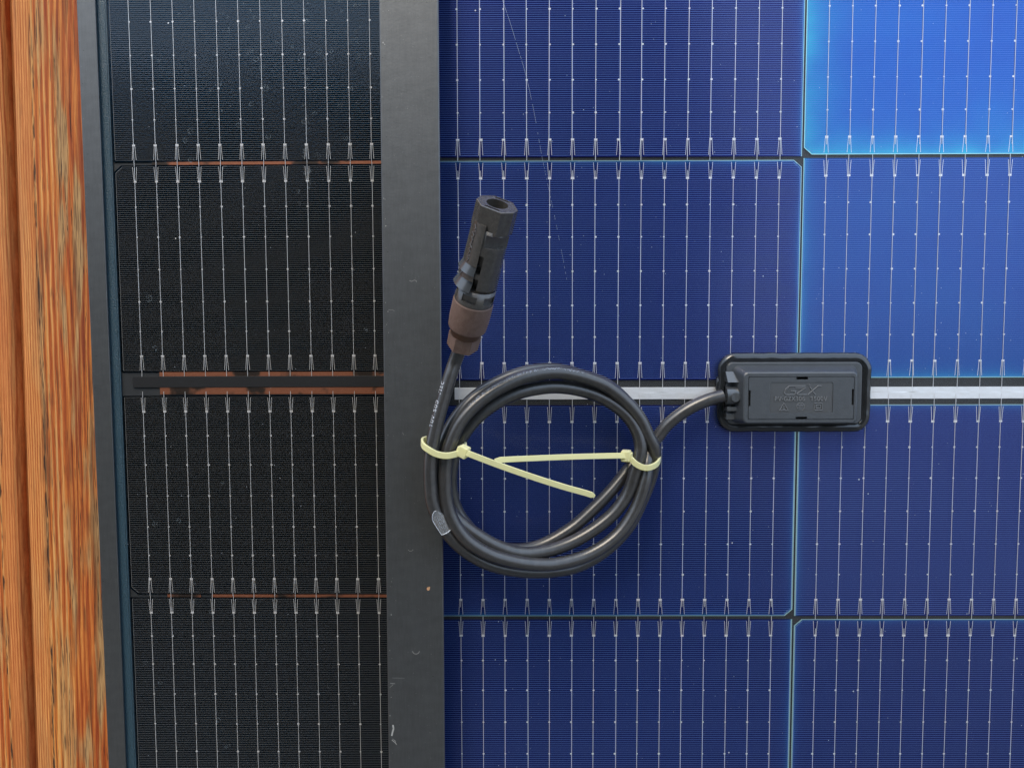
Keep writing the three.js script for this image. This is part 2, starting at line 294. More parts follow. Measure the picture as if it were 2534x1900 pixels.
// ---------------------------------------------------------------- panel frames
// a frame side runs along its own length L; section given as boxes [u0, u1, z0, z1], u measured inward from the outer edge
function frameSide(sections, L) { return sections.map(([u0, u1, z0, z1, r]) => rbox(u0, u1, -L / 2, L / 2, z0, z1, r)); }
function addFrame(panel, x0, x1, y0, y1, sections, mat) {
  const mk = (L, turn, px, py, name) => { const g = uvTri(merge(frameSide(sections, L)), 100); const m = part(name, g, mat, panel, [px, py, 0]); m.rotation.z = turn; return m; };
  const w = x1 - x0, h = y1 - y0;
  return [mk(h, 0, x0, (y0 + y1) / 2, 'frame_side'), mk(h, Math.PI, x1, (y0 + y1) / 2, 'frame_side'), mk(w - 4, Math.PI / 2, (x0 + x1) / 2, y0 + 0.4, 'frame_side'), mk(w - 4, -Math.PI / 2, (x0 + x1) / 2, y1 - 0.4, 'frame_side')];
}

// ---------------------------------------------------------------- left panel, face out
{
  const H2 = 861.18;
  const p = thing('solar_module', 'black solar panel seen from its front, beside the orange timber wall', 'solar panel', [-335.09, 0, -22.31]);
  const m = new THREE.Matrix4().set(0.999967, -0.000978, -0.008119, 0, 0.00092, 0.999974, -0.00719, 0, 0.008126, 0.007182, 0.999941, 0, 0, 0, 0, 1);
  p.quaternion.setFromRotationMatrix(m);
  const body = V(0, H2, 0).applyQuaternion(p.quaternion); // the base of the group lies on the ground under the fitted middle
  p.position.set(-0.33509 - body.x, 3.18 * MM + Y0 - body.y, -0.02231 - body.z);
  const q = new THREE.Group(); // coordinates below are measured from the panel's middle
  const put = (name, geo, mat, pos, label) => { const o = part(name, geo, mat, p, pos, label); o.position.y += H2 * MM; return o; };
  put('backing_sheet', box(-9, 1104, -H2 + 6, H2 - 6, -3.2, -0.6), M.backing);
  // embossed dark film at the rim
  put('edge_film', uvTri(rbox(-9, -1.5, -H2 + 8, H2 - 8, -0.5, 0.3, 0.3), 30), M.border, undefined, 'blue-black embossed film along the frame');
  put('edge_film', uvTri(rbox(-1.4, -0.75, -H2 + 8, H2 - 8, -0.5, 0.45, 0.2), 30), M.border);
  for (let c = 0; c < 2; c++) for (let r = 0; r < 16; r++) {
    const up = r < 8, i = r % 8, y = (up ? 1 : -1) * (MID / 2 + CH / 2 + ROW * i);
    const cell = addCell(p, 91.1 + COL * c, y, !up, M.frontCell, G.frontFinger, M.frontFinger, i === 0 ? G.frontWiresMid : G.frontWires[r % 2], M.wireFront);
    cell.position.y += H2 * MM;
  }
  for (let i = 0; i < 7; i++) for (const s of [-1, 1]) {
    const y = s * (MID / 2 + CH + GAP / 2 + ROW * i);
    const strips = s < 0 && i === 0 ? [[19, 36.4], [42.05, 366]] : [[18.9, 366]];
    for (const [a, b] of strips) put('copper_strip', uvXY(box(a, b, y - 0.72, y + 0.72, -0.3, 0.02), 340, 8, 0.13 * i + 0.4 * s), M.copper);
  }
  put('bus_ribbon', uvXY(box(18.9, 366, 3.9, 6.0, -0.3, 0.05), 260, 8, 0.21), M.copper, undefined, 'copper bus ribbon above the black tape');
  put('bus_ribbon', uvXY(box(18.9, 366, -5.3, -1.7, -0.3, 0.05), 260, 8, 0.57), M.copper, undefined, 'copper bus ribbon below the black tape');
  put('insulation_tape', rbox(5.2, 366, -1.75, 3.85, -0.3, 0.35, 0.15), M.black);
  const pane = put('glass_pane', uvXY(new THREE.PlaneGeometry(1.113, (2 * H2 - 12) * MM).translate(0.5475, 0, 0), 26), M.glassFront, [0, 0, 1.0]);
  addFrame(p, -14.3, 1108.7, -H2, H2, [[0, 9.2, 1.15, 2.4, 0.45], [0, 1.6, -28, 2.0, 0.3], [0.4, 4, -6, -3.5, 0.3], [0, 26, -28.2, -26.8, 0.4]], M.anodised).forEach(o => { o.position.y += H2 * MM; });
  // dried drops and dust on the glass
  const d = quads(), drop = (x, y, r) => { // a dried drop: a broken, uneven rim
    const w = rnd(0.08, 0.22), a0 = rnd(0, 6.28), span = rnd(2.5, 6.2), k = 12, q = rnd(0, 9);
    for (let i = 0; i < k; i++) { if (rnd() < 0.25) continue; const f = a => { const rr = r * (1 + 0.35 * fbm(Math.cos(a) + q, Math.sin(a), q, 2)); return [x + rr * Math.cos(a), y + rr * Math.sin(a)]; }; const A = f(a0 + span * i / k), B = f(a0 + span * (i + 1) / k); d.line(...A, ...B, w * rnd(0.5, 1.5), 1.25); }
    for (let i = 0; i < 5; i++) d.blob(x + rnd(-r, r) * 0.8, y + rnd(-r, r) * 0.8, rnd(0.06, 0.2), 1.25, 6);
  };
  for (let i = 0; i < 90; i++) drop(20 + 105 * Math.sqrt(rnd()), 205 - 120 * rnd() * rnd(), rnd(0.4, 1.4));
  for (let i = 0; i < 26; i++) drop(97 + rnd(-1.5, 1.5), rnd(95, 200), rnd(0.4, 1.2));
  for (let i = 0; i < 16; i++) drop(rnd(5, 125), rnd(-200, 130), rnd(0.6, 1.6));
  const sp = stuff(put('dried_drops', d.build(), M.waterMark));
  const e = quads(); for (let i = 0; i < 90; i++) e.blob(rnd(-8, 125), rnd(-220, 220), rnd(0.05, 0.16), 1.25, 6);
  stuff(put('dust_specks', e.build(), M.dust));
}

// ---------------------------------------------------------------- right panel, back out
const font = await new FontLoader().loadAsync('fonts/droid/droid_sans_bold.typeface.json');
const fontR = await new FontLoader().loadAsync('fonts/droid/droid_sans_regular.typeface.json');
function text(str, h, depth, f = font) { const g = new TextGeometry(str, { font: f, size: h * MM, depth: depth * MM, curveSegments: 3, bevelEnabled: false }); g.computeBoundingBox(); return g; }
const PANEL_X = [-194.2, 929];
{
  const p = thing('solar_module_001', 'blue solar panel seen from its back, carrying a black junction box', 'solar panel', [0, 0, 0]);
  const put = (name, geo, mat, pos = [0, 0, 0], label) => part(name, geo, mat, p, [pos[0], pos[1] + Y0 / MM, pos[2]], label);
  put('backing_sheet', box(PANEL_X[0] + 3, PANEL_X[1] - 3, -850, 850, -3.2, -0.6), M.backing);
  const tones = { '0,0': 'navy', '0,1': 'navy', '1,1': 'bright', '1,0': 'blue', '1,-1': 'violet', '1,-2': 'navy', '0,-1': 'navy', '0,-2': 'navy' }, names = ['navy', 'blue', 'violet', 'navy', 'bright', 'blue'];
  for (let c = 0; c < 6; c++) for (const s of [1, -1]) for (let i = 0; i < 8; i++) {
    const y = s * (MID / 2 + CH / 2 + ROW * i) + (c >= 1 && s > 0 ? 0.8 : 0) + (c > 1 ? rnd(-0.4, 0.4) : 0);
    const outward = c % 2 === 0;                                    // which end of the half-cells of this string is the sawn one
    const flip = outward ? s < 0 : s > 0;
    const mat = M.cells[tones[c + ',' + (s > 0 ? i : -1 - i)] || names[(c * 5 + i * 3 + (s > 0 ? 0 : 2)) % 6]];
    const wires = i === 0 ? G.backWiresMid[outward ? 0 : 1] : G.backWires[(c + i + (s < 0 ? 1 : 0)) % 3];
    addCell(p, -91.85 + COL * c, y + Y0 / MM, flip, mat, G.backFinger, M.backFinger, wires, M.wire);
  }
  put('bus_ribbon', uvXY(rbox(-164.4, 905, -3.25, 2.45, -0.3, 0.12, 0.1), 120, 16), M.ribbon, [0, 0, 0], 'tinned metal bus ribbon across the middle');
  put('glass_pane', uvXY(new THREE.PlaneGeometry((PANEL_X[1] - PANEL_X[0] - 8) * MM, 1.7), 14).translate((PANEL_X[0] + PANEL_X[1]) / 2 * MM, 0, 0), M.glassBack, [0, 0, 1.2]);
  const sides = addFrame(p, PANEL_X[0], PANEL_X[1], -Y0 / MM, Y0 / MM, [[0, 26.0, 22.4, 24, 0.7], [0, 1.6, -7, 23.4, 0.3], [0.4, 8, 1.3, 3.0, 0.3], [0, 9, -7, -5.6, 0.4]], M.anodised);
  sides.forEach(o => { o.position.y += Y0; });
  // nicks and rubbed marks on the frame's flange
  const left = sides[0], dx = -PANEL_X[0];
  const n = quads(), stroke = (x, y, pts, w) => { for (let i = 0; i + 1 < pts.length; i++) n.line(x + dx + pts[i][0], y + pts[i][1], x + dx + pts[i + 1][0], y + pts[i + 1][1], w, 24.03); };
  const arc = (r, a0, a1, k = 8) => Array.from({ length: k + 1 }, (_, i) => [r * Math.cos(a0 + (a1 - a0) * i / k), r * Math.sin(a0 + (a1 - a0) * i / k)]);
  stroke(-181, -116.4, arc(1.6, Math.PI * 1.05, Math.PI * 1.95), 0.2); stroke(-183, -69, arc(1.2, Math.PI * 1.1, Math.PI * 1.9), 0.14);
  stroke(-192.1, -153.6, [[0.1, 2.2], [0.4, 0.4], [-0.2, -1.6], [-0.5, -3]], 0.75); stroke(-192, -158.6, [[-0.6, 0], [0.2, -0.6], [1.0, -1.2], [1.6, -2.2]], 0.3); stroke(-191.5, -158.9, [[-0.8, 0.9], [0.8, -0.4]], 0.18);
  stroke(-192.7, -132, [[-0.3, 0.2], [1.9, 0.1]], 0.16); stroke(-192.7, -133, [[-0.6, -0.9], [1.1, 0.7]], 0.12); stroke(-189, -129.3, [[-3, 0.1], [2.6, -0.1]], 0.06);
  stroke(-180, 51.7, [[-2.2, 0.1], [-1.2, -0.3], [0, 0.3], [0.9, 0], [1.0, -0.6]], 0.15); stroke(-190.1, 38.6, [[-1.6, 0.3], [0.4, 0.2], [1.2, -0.4]], 0.1); stroke(-186, -16, [[0, 0], [0.5, -1.1]], 0.12);
  for (let i = 0; i < 110; i++) n.blob(dx - 192.5 + 23 * rnd(), rnd(-200, 200), rnd(0.04, 0.11), 24.03, 6, rnd(0.7, 1.4));
  for (let i = 0; i < 28; i++) n.blob(dx - 193.3 + 1.6 * rnd(), rnd(-200, 200), rnd(0.06, 0.22), 24.03, 6, rnd(0.8, 2));
  stuff(part('nicks_and_dust', n.build(), M.scratch, left));
  const fl = quads(); fl.blob(dx - 175.1, -87.6, 0.75, 24.03, 7, 1.1); fl.blob(dx - 174.6, -87, 0.4, 24.04, 6);
  part('copper_fleck', fl.build(), M.copperFleck, left);
  // dust and a strand of spider silk stuck to the glass
  const d = quads();
  for (let i = 0; i < 520; i++) d.blob(rnd(-166, 160), rnd(-200, 210), rnd(0.04, 0.16) * (rnd() > 0.93 ? 1.8 : 1), 1.32, 6, rnd(0.8, 1.5));
  stuff(put('dust_specks', d.build(), M.dust));
  const silk = [[-141.4, 183.8], [-137.3, 172], [-134, 161.4], [-129.9, 147.7], [-126, 130.1], [-122.6, 111.3], [-119.6, 97.27], [-115.2, 76.6], [-110.4, 52]].map(([x, y]) => V(x, y, 1.4));
  const curve = new THREE.CatmullRomCurve3(silk), bits = [];
  for (let i = 0; i < 150; i++) if (rnd() < 0.9 - 0.4 * (i / 150)) { const a = curve.getPoint(i / 150), b = curve.getPoint((i + 0.8) / 150); bits.push(new THREE.TubeGeometry(new THREE.LineCurve3(a, b), 1, (0.06 - 0.025 * i / 150) * MM, 4)); }
  stuff(put('silk_thread', merge(bits), M.dust));

  // ------------------------------------------------------------ junction box
  const jb = new THREE.Group(); jb.name = 'junction_box'; jb.position.copy(V(0, Y0 / MM, 1.2)); p.add(jb);
  jb.userData.label = 'black plastic junction box glued over the middle of the panel';
  const jp = (name, geo, mat, pos, label) => part(name, geo, mat, jb, pos, label);
  { // bead of black silicone squeezed out all round
    const pts = []; const rr = roundRect(-36.6, 30.9, -16.2, 16.4, 5.5).getSpacedPoints(72);
    rr.forEach((q, i) => { const k = fbm(i * 0.33, 2.2, 1, 2); pts.push(new THREE.Vector3(q.x + 0.0007 * k, q.y + 0.0006 * fbm(i * 0.4, 7, 3, 2), 0.0013)); });
    pts.pop();
    const cv = new THREE.CatmullRomCurve3(pts, true), g = new THREE.TubeGeometry(cv, 220, 0.0026, 14, true), P = g.attributes.position;
    for (let i = 0; i < P.count; i++) { const s = 1 + 0.3 * fbm(P.getX(i) * 90, P.getY(i) * 90, 4, 2); P.setZ(i, 0.0006 + (P.getZ(i) - 0.0006) * 0.9 * s); }
    g.computeVertexNormals(); jp('sealant_bead', g, M.seal);
    const e = new THREE.SphereGeometry(0.0026, 18, 12); e.scale(0.9, 1.7, 0.75); e.translate(-0.0378, 0.004, 0.0006);
    jp('sealant_bead', e, M.seal);
  }
  jp('base', uvTri(extrude(roundRect(-35.8, 28, -14.7, 14.6, 3), 0.2, 4.6, 0.5), 25), M.boxPlastic);
  { // upper body with sloping walls
    const loop = (x0, x1, y0, y1, r) => [[x1 - r, y0 + r, -90], [x1 - r, y1 - r, 0], [x0 + r, y1 - r, 90], [x0 + r, y0 + r, 180]].flatMap(([x, y, a]) => Array.from({ length: 9 }, (_, i) => { const t = (a + i * 11.25) * Math.PI / 180; return { x: (x + r * Math.cos(t)) * MM, y: (y + r * Math.sin(t)) * MM }; }));
    const a = loop(-33.2, 25.6, -14.2, 13.0, 3), b = loop(-30.2, 22.2, -13.4, 10.3, 2.2), c = loop(-29.6, 21.6, -12.9, 9.7, 1.8), pos = [];
    const lv = [[a, 4.4], [b, 12.4], [c, 12.9]];
    for (let k = 0; k < 2; k++) { const [A, za] = lv[k], [B, zb] = lv[k + 1]; for (let i = 0; i < A.length; i++) { const j = (i + 1) % A.length; pos.push(A[i].x, A[i].y, za * MM, A[j].x, A[j].y, za * MM, B[j].x, B[j].y, zb * MM, A[i].x, A[i].y, za * MM, B[j].x, B[j].y, zb * MM, B[i].x, B[i].y, zb * MM); } }
    const g = new THREE.BufferGeometry(); g.setAttribute('position', new THREE.Float32BufferAttribute(pos, 3)); g.computeVertexNormals();
    const top = new THREE.ShapeGeometry((() => { const s = roundRect(-29.6, 21.6, -12.9, 9.7, 1.8); s.holes.push(roundRect(-28, 20.8, -11.6, 8.3, 0.7)); return s; })(), 8); top.translate(0, 0, 12.9 * MM);
    jp('body', uvTri(merge([g, top]), 25), M.boxPlastic);
  }
  { // lid, let in with a fine joint; four clip notches and the sunk name plate
    const s = roundRect(-27.75, 20.55, -11.35, 8.05, 0.6);
    const hole = (x0, x1, y0, y1, r = 0.4) => s.holes.push(roundRect(x0, x1, y0, y1, r));
    hole(-17.95, 11.0, -8.6, 5.65, 0.9);
    hole(-6, -0.7, 6.9, 8.0, 0.05); hole(-6, -0.7, -11.3, -10.3, 0.05); hole(-27.7, -26.9, -5.4, 1.9, 0.05); hole(19.6, 20.5, -4.9, 2.4, 0.05);
    const lid = jp('lid', uvTri(extrude(s, 10.4, 12.95), 25), M.boxPlastic);
    part('lid_floor', uvTri(box(-27.9, 20.7, -11.5, 8.2, 4.6, 6), 25), M.boxPlastic, lid);
    part('name_plate', uvTri(box(-17.95, 11.0, -8.6, 5.65, 8, 12.6), 25), M.boxSmooth, lid);
    const z = 12.6, tx = text('PV-GZX306   1500V', 2.1, 0.45), bb = tx.boundingBox; tx.translate(-bb.min.x, 0, 0); tx.scale(0.0242 / (bb.max.x - bb.min.x), 1, 1); tx.translate(-15.8 * MM, -3.0 * MM, z * MM);
    part('lettering', tx, M.embossed, lid, undefined, 'raised letters PV-GZX306 1500V');
    // GZX mark: slanted strokes with a small star over the Z
    const L = (pts, w) => { const o = []; for (let i = 0; i + 1 < pts.length; i++) { const [x0, y0] = pts[i], [x1, y1] = pts[i + 1], l = Math.hypot(x1 - x0, y1 - y0) + w * 0.6, g = new RoundedBoxGeometry(l * MM, w * MM, 0.6 * MM, 1, 0.12 * MM); g.rotateZ(Math.atan2(y1 - y0, x1 - x0)); g.translate((x0 + x1) / 2 * MM, (y0 + y1) / 2 * MM, (z + 0.12) * MM); o.push(g); } return o; };
    const outline = (pts, w) => L([...pts, pts[0]], w);
    part('logo', merge([
      ...L([[-1.9, 3.9], [-9.2, 3.9], [-10.9, 2.4], [-11.3, 0.6], [-10.6, -0.1], [-6.6, -0.1], [-6.1, 1.6], [-8.4, 1.6]], 0.42), ...L([[-9.4, 3.2], [-10.4, 2.2], [-10.6, 0.9]], 0.2),
      ...L([[-6.2, 3.1], [-1.6, 3.1], [-5.6, 0.4], [-5.2, -0.1], [-1.2, -0.1]], 0.42),
      ...L([[-0.6, -0.2], [4.0, 3.9], [5.6, 3.9]], 0.42), ...L([[0.4, 3.4], [1.5, 1.5], [2.9, -0.1]], 0.42), ...L([[-0.9, 4.6], [0.5, 4.3]], 0.22), ...L([[-0.1, 5.0], [-0.3, 3.9]], 0.22)]), M.embossed, lid, undefined, 'raised slanted GZX mark with a small star');
    part('symbol', merge([...outline([[-13.5, -7.4], [-9.5, -7.4], [-11.5, -4.0]], 0.32), ...L([[-11.5, -5.2], [-11.5, -6.2]], 0.4), ...L([[-12.0, -6.8], [-11.0, -6.8]], 0.3)]), M.embossed, lid, undefined, 'raised warning triangle');
    const ring = new THREE.TorusGeometry(1.8 * MM, 0.17 * MM, 6, 28); ring.translate(-3.7 * MM, -5.7 * MM, (z + 0.05) * MM);
    part('symbol', merge([ring, ...L([[-5.2, -5.0], [-2.2, -5.0]], 0.24), ...L([[-5.3, -6.2], [-2.1, -6.2]], 0.24), ...L([[-4.6, -5.6], [-3.2, -5.6], [-2.6, -5.5]], 0.3), ...L([[-3.7, -4.4], [-3.7, -4.9]], 0.24), ...L([[-4.4, -6.8], [-3.0, -6.8]], 0.24)]), M.embossed, lid, undefined, 'raised round test mark');
    part('symbol', merge([...L([[2.5, -4.1], [6.1, -4.1], [6.1, -7.3], [2.7, -7.3], [2.7, -4.9]], 0.3), ...outline([[3.5, -4.9], [5.3, -4.9], [5.3, -6.5], [3.5, -6.5]], 0.3)]), M.embossed, lid, undefined, 'raised double-square symbol');
  }
  { // cable gland: saddle, clamp tabs and screw
    const saddle = new THREE.CylinderGeometry(4.7 * MM, 4.7 * MM, 7.4 * MM, 28, 1); saddle.rotateZ(Math.PI / 2); saddle.translate(-32.9 * MM, -1.0 * MM, 5.4 * MM);
    jp('cable_gland', merge([saddle, box(-36.6, -29.2, -5.7, 3.7, 3, 5.5)]), M.boxSmooth);
    const tab = new THREE.Shape([[10.2, 3.2], [10.2, 5.2], [5.4, 9.4], [5.4, 3.2]].map(([y, z]) => new THREE.Vector2(y * MM, z * MM))); const tg = new THREE.ExtrudeGeometry(tab, { depth: 7.0 * MM, bevelEnabled: false }); tg.applyMatrix4(new THREE.Matrix4().makeBasis(new THREE.Vector3(0, 1, 0), new THREE.Vector3(0, 0, 1), new THREE.Vector3(1, 0, 0))); tg.translate(-36.4 * MM, 0, 0);
    jp('clamp_tab', clean(tg), M.boxSmooth);
    jp('clamp_tab', rbox(-36.4, -29.2, -8.2, -6.2, 3, 8.2, 0.3), M.boxSmooth); jp('clamp_tab', rbox(-36.2, -29.6, -12.4, -9.4, 3, 6.4, 0.3), M.boxSmooth);
    const sc = new THREE.CylinderGeometry(2.1 * MM, 2.1 * MM, 0.8 * MM, 24); sc.rotateX(Math.PI / 2); sc.translate(-32.9 * MM, -1.5 * MM, 10.2 * MM);
    const screw = jp('screw', sc, M.boxPlastic);
    part('slot', box(-33.4, -32.4, -2.9, -0.1, 10.3, 10.63), M.boxSmooth, screw);
  }
}

// ---------------------------------------------------------------- cable with its connector
const up = a => V(a[0], a[1] + Y0 / MM, a[2]);
const CABLE = [[-159.03,20.92,41.31],[-161.08,15.91,39.76],[-162.98,10.24,40.21],[-166.02,0.12,40.92],[-168.75,-10.13,41.56],[-170.8,-19.75,42.04],[-171.72,-28.81,42.24],[-171.62,-36.75,42.2],[-171.01,-43.63,42.04],[-169.42,-48.98,41.13],[-166.84,-54.32,39.48],[-163.41,-60.27,37.13],[-156.69,-67.93,33.51],[-146.49,-74.34,30.65],[-133.45,-78.11,27.7],[-120.23,-79.38,24.27],[-106.78,-77.95,21.03],[-93.53,-71.26,18.18],[-82.85,-60.89,15.9],[-76.36,-48.52,14.51],[-72.64,-38,15.16],[-71.41,-29.77,17.19],[-72.19,-23.5,19.17],[-75,-17.8,20.24],[-78.48,-10.71,20.98],[-84.56,-3.25,22.28],[-93.75,4.19,24.28],[-102.25,7.93,26.15],[-116.06,10.99,29.25],[-129.62,9.58,32.34],[-142.97,4.24,35.44],[-152.85,-2.79,37.76],[-159.05,-9.95,39.23],[-162.68,-17.67,40.09],[-164.42,-23.71,40.49],[-165.23,-30.49,40.68],[-165.37,-36.62,40.7],[-164.91,-43.96,40.57],[-162.25,-52.54,39.92],[-156.34,-61.16,38.51],[-146.29,-68.27,36.15],[-133.48,-72.77,33.2],[-123.76,-74.35,31],[-116.74,-74.47,29.43],[-102.49,-71.36,26.27],[-88.87,-62.85,23.3],[-80.24,-50.75,21.43],[-75.88,-37.7,20.47],[-74.99,-30.81,18.73],[-74.43,-24.28,15.13],[-75.44,-16.73,14.07],[-79.3,-9.54,14.59],[-85.3,-1.96,15.85],[-94.26,5.23,17.76],[-105.14,9.06,20.13],[-117.16,11.96,23.07],[-130.78,11.06,26.43],[-144.7,5.73,29.61],[-154.92,-1.37,31.87],[-161.95,-9.91,33.3],[-166.17,-18.3,34.18],[-167.97,-25.38,34.39],[-168.73,-33.36,34.55],[-167.25,-43.26,34.18],[-162.94,-50.97,33.46],[-158,-56.05,33.32],[-151.52,-60.89,32.83],[-143.85,-65.65,31.36],[-133.45,-69.62,29],[-123.63,-69.84,27],[-111.2,-66.68,24.45],[-98.66,-60.04,22.2],[-89.35,-52.35,20.86],[-83.6,-43.84,20.2],[-81.15,-35.86,20.63],[-79.38,-29.55,20.72],[-78.29,-23.67,20.48],[-79.59,-17.15,20.26],[-84.42,-9.3,20.32],[-93.35,-2.22,21.28],[-105.36,2.67,22.93],[-119.28,4.46,26.02],[-136.35,1.28,29.89],[-149.79,-6.47,32.49],[-158.13,-16,32.9],[-161.99,-24.01,31.76],[-163.7,-32.19,31.13],[-163.89,-40.6,29.63],[-161.57,-50.41,28.06],[-157.18,-57.7,26.74],[-150.91,-64.46,25.61],[-141.84,-68.73,24.27],[-132.67,-69.95,22.64],[-123.42,-68.42,20.8],[-109,-60.88,18.06],[-99.01,-52.45,16.3],[-90.67,-44.18,14.91],[-83.33,-35.76,12.86],[-76.34,-28.65,9.94],[-69.23,-21.19,8.93],[-64.11,-14.53,9],[-55.11,-7.49,9.33],[-45.93,-3.15,9.34],[-38.17,-0.92,9.07]];   // from the plug round the loops to the junction box
{
  const base = [-60, 0, 0];
  const t = thing('solar_cable', 'black rubber cable coiled in loops, ending in an upright plug', 'cable', [0, 0, 0]);
  t.position.set(-0.115, Y0 - 0.08, 0.02);
  const inv = t.position.clone().negate();
  const P = CABLE.map(a => up(a).add(inv));
  const curve = new THREE.CatmullRomCurve3(P, false, 'centripetal');
  const len = curve.getLength();
  const g = new THREE.TubeGeometry(curve, 760, 0.00298, 14, false);
  const uv = g.attributes.uv; for (let i = 0; i < uv.count; i++) uv.setXY(i, uv.getX(i) * len / 0.04, uv.getY(i) * 0.47);
  part('cable_jacket', g, M.cable, t);
  // white print along the jacket: the letters sit on the rubber, each turned with it
  const frames = curve.computeFrenetFrames(400, false);
  function printed(str, h, at, view, f, pitch) {   // at: distance along the cable in metres; view: direction the print faces
    const out = []; let s = at;
    for (const ch of str) {
      const w = ch === ' ' ? h * 0.5 : (() => { const q = text(ch, h, 0.02, f); return q.boundingBox.max.x / MM; })();
      if (ch !== ' ') {
        const u = s / len, c = curve.getPointAt(u), tg = curve.getTangentAt(u).negate(), nv = view.clone().addScaledVector(tg, -view.dot(tg)).normalize(), side = new THREE.Vector3().crossVectors(nv, tg);
        const q = text(ch, h, 0.03, f); q.translate(0, -h / 2 * MM, 0);
        const pp = q.attributes.position; for (let i = 0; i < pp.count; i++) { const a = pp.getY(i) / 0.00298; pp.setXYZ(i, pp.getX(i), 0.00298 * Math.sin(a), (0.00299 + pp.getZ(i)) * Math.cos(a)); }
        q.applyMatrix4(new THREE.Matrix4().makeBasis(tg, side, nv).setPosition(c)); out.push(q);
      }
      s -= (w + h * 0.22) * MM;
    }
    return merge(out);
  }
  part('printing', printed('T\u00dcV S\u00dcD  /IEC', 1.75, 0.0345, new THREE.Vector3(-0.72, 0.12, 0.68).normalize(), fontR), M.print, t, undefined, 'white lettering T\u00dcV S\u00dcD IEC on the cable below the plug');
  { // worn, no longer readable print on the upper loop
    const q = [];
    const near = p => { const want = up(p).add(inv); let best = 0, bd = 9; for (let k = 0; k < 500; k++) { const dd = curve.getPointAt(k / 1000).distanceTo(want); if (dd < bd) { bd = dd; best = k / 1000; } } return best; };
    const ua = near([-105, 8.8, 26.8]), ub = near([-154, -3.8, 38]);
    for (let i = 0; i < 150; i++) {
      if (rnd() < 0.3) continue;
      const s0 = ua + (ub - ua) * i / 150, c = curve.getPointAt(s0), tg = curve.getTangentAt(s0), view = new THREE.Vector3(-0.15, 0.62, 0.77).normalize(), nv = view.addScaledVector(tg, -view.dot(tg)).normalize(), side = new THREE.Vector3().crossVectors(nv, tg);
      const b = new THREE.BoxGeometry(rnd(0.2, 0.7) * MM, rnd(0.15, 0.9) * MM, 0.04 * MM); b.translate(0, rnd(-0.5, 0.5) * MM, 0.00299); b.applyMatrix4(new THREE.Matrix4().makeBasis(tg, side, nv).setPosition(c)); q.push(b);
    }
    stuff(part('worn_printing', merge(q), M.printFaint, t));
  }
  { // clear film sleeve on the lower left of the loop
    let best = 0, bd = 9; const want = up([-168.2, -51, 40.5]).add(inv); for (let i = 0; i < 600; i++) { const dd = curve.getPointAt(i / 1200).distanceTo(want); if (dd < bd) { bd = dd; best = i / 1200; } }
    const u0 = best - 0.0042, u1 = best + 0.0062, pos = [], NS = 24, NR = 22;
    const vert = (i, j) => { const u = u0 + (u1 - u0) * i / NS, c = curve.getPointAt(u), tg = curve.getTangentAt(u), view = new THREE.Vector3(0.15, 0.2, 0.97), nv = view.addScaledVector(tg, -view.dot(tg)).normalize(), side = new THREE.Vector3().crossVectors(nv, tg); const w = 1.9 * Math.sqrt(Math.min(1, (i / NS) * 3 + 0.02)), a = (j / NR - 0.5) * w; const r = 0.00308 + 0.00025 * Math.sin(j * 1.9 + i * 0.4) * Math.sin(Math.PI * j / NR) + (j === 0 || j === NR ? 0.0002 : 0); return c.clone().addScaledVector(nv, r * Math.cos(a)).addScaledVector(side, r * Math.sin(a)); };
    for (let i = 0; i < NS; i++) for (let j = 0; j < NR; j++) { const a = vert(i, j), b = vert(i + 1, j), c = vert(i + 1, j + 1), d = vert(i, j + 1); pos.push(...a, ...b, ...c, ...a, ...c, ...d); }
    const sg = new THREE.BufferGeometry(); sg.setAttribute('position', new THREE.Float32BufferAttribute(pos, 3)); sg.computeVertexNormals();
    part('film_sleeve', clean(sg), M.film, t, undefined, 'clear film sleeve on the lower left of the coil');
    const edge = []; for (let j = 0; j <= NR; j++) edge.push(vert(NS, j)); const e2 = []; for (let i = NS; i >= 0; i--) e2.push(vert(i, 0)); for (let j = 1; j <= NR; j++) e2.push(vert(0, j));
    part('sleeve_edge', merge([new THREE.TubeGeometry(new THREE.CatmullRomCurve3(edge), 30, 0.0002, 5), new THREE.TubeGeometry(new THREE.CatmullRomCurve3(e2), 60, 0.00014, 5)]), M.print, t);
  }
  // plug: axis from the gland nut (0) to its open end (66.6 mm), leaning out towards the viewer
  const c = new THREE.Group(); c.name = 'plug_connector'; t.add(c);
  c.userData.label = 'black plug with a brown gland nut standing up from the coil';
  const a0 = up([-157.4, 22.7, 46]), a1 = up([-141.88, 75.43, 79]), ax = a1.clone().sub(a0).normalize(), eye = camera.position.clone().sub(a0).normalize();
  const zf = eye.addScaledVector(ax, -eye.dot(ax)).normalize(), xr = new THREE.Vector3().crossVectors(ax, zf);
  c.quaternion.setFromRotationMatrix(new THREE.Matrix4().makeBasis(xr, ax, zf)); c.position.copy(a0).add(inv); c.scale.set(0.9, 0.966, 0.9);
  const cp = (name, geo, mat, label) => part(name, geo, mat, c, undefined, label);
  const lathe = (pts, seg = 40) => new THREE.LatheGeometry(pts.map(([r, y]) => new THREE.Vector2(r * MM, y * MM)), seg);
  { const n = new THREE.CylinderGeometry(7.6 * MM, 7.3 * MM, 6.8 * MM, 6, 1); n.rotateY(0.55); n.translate(0, 3.4 * MM, 0); const nf = n.toNonIndexed(); nf.computeVertexNormals(); cp('gland_nut', uvTri(clean(nf), 20), M.brown, 'brown hexagonal gland nut'); }
  cp('gland_neck', lathe([[6.0, 6], [7.0, 6.8], [7.9, 10.4], [7.9, 12]], 40), M.brownClean);
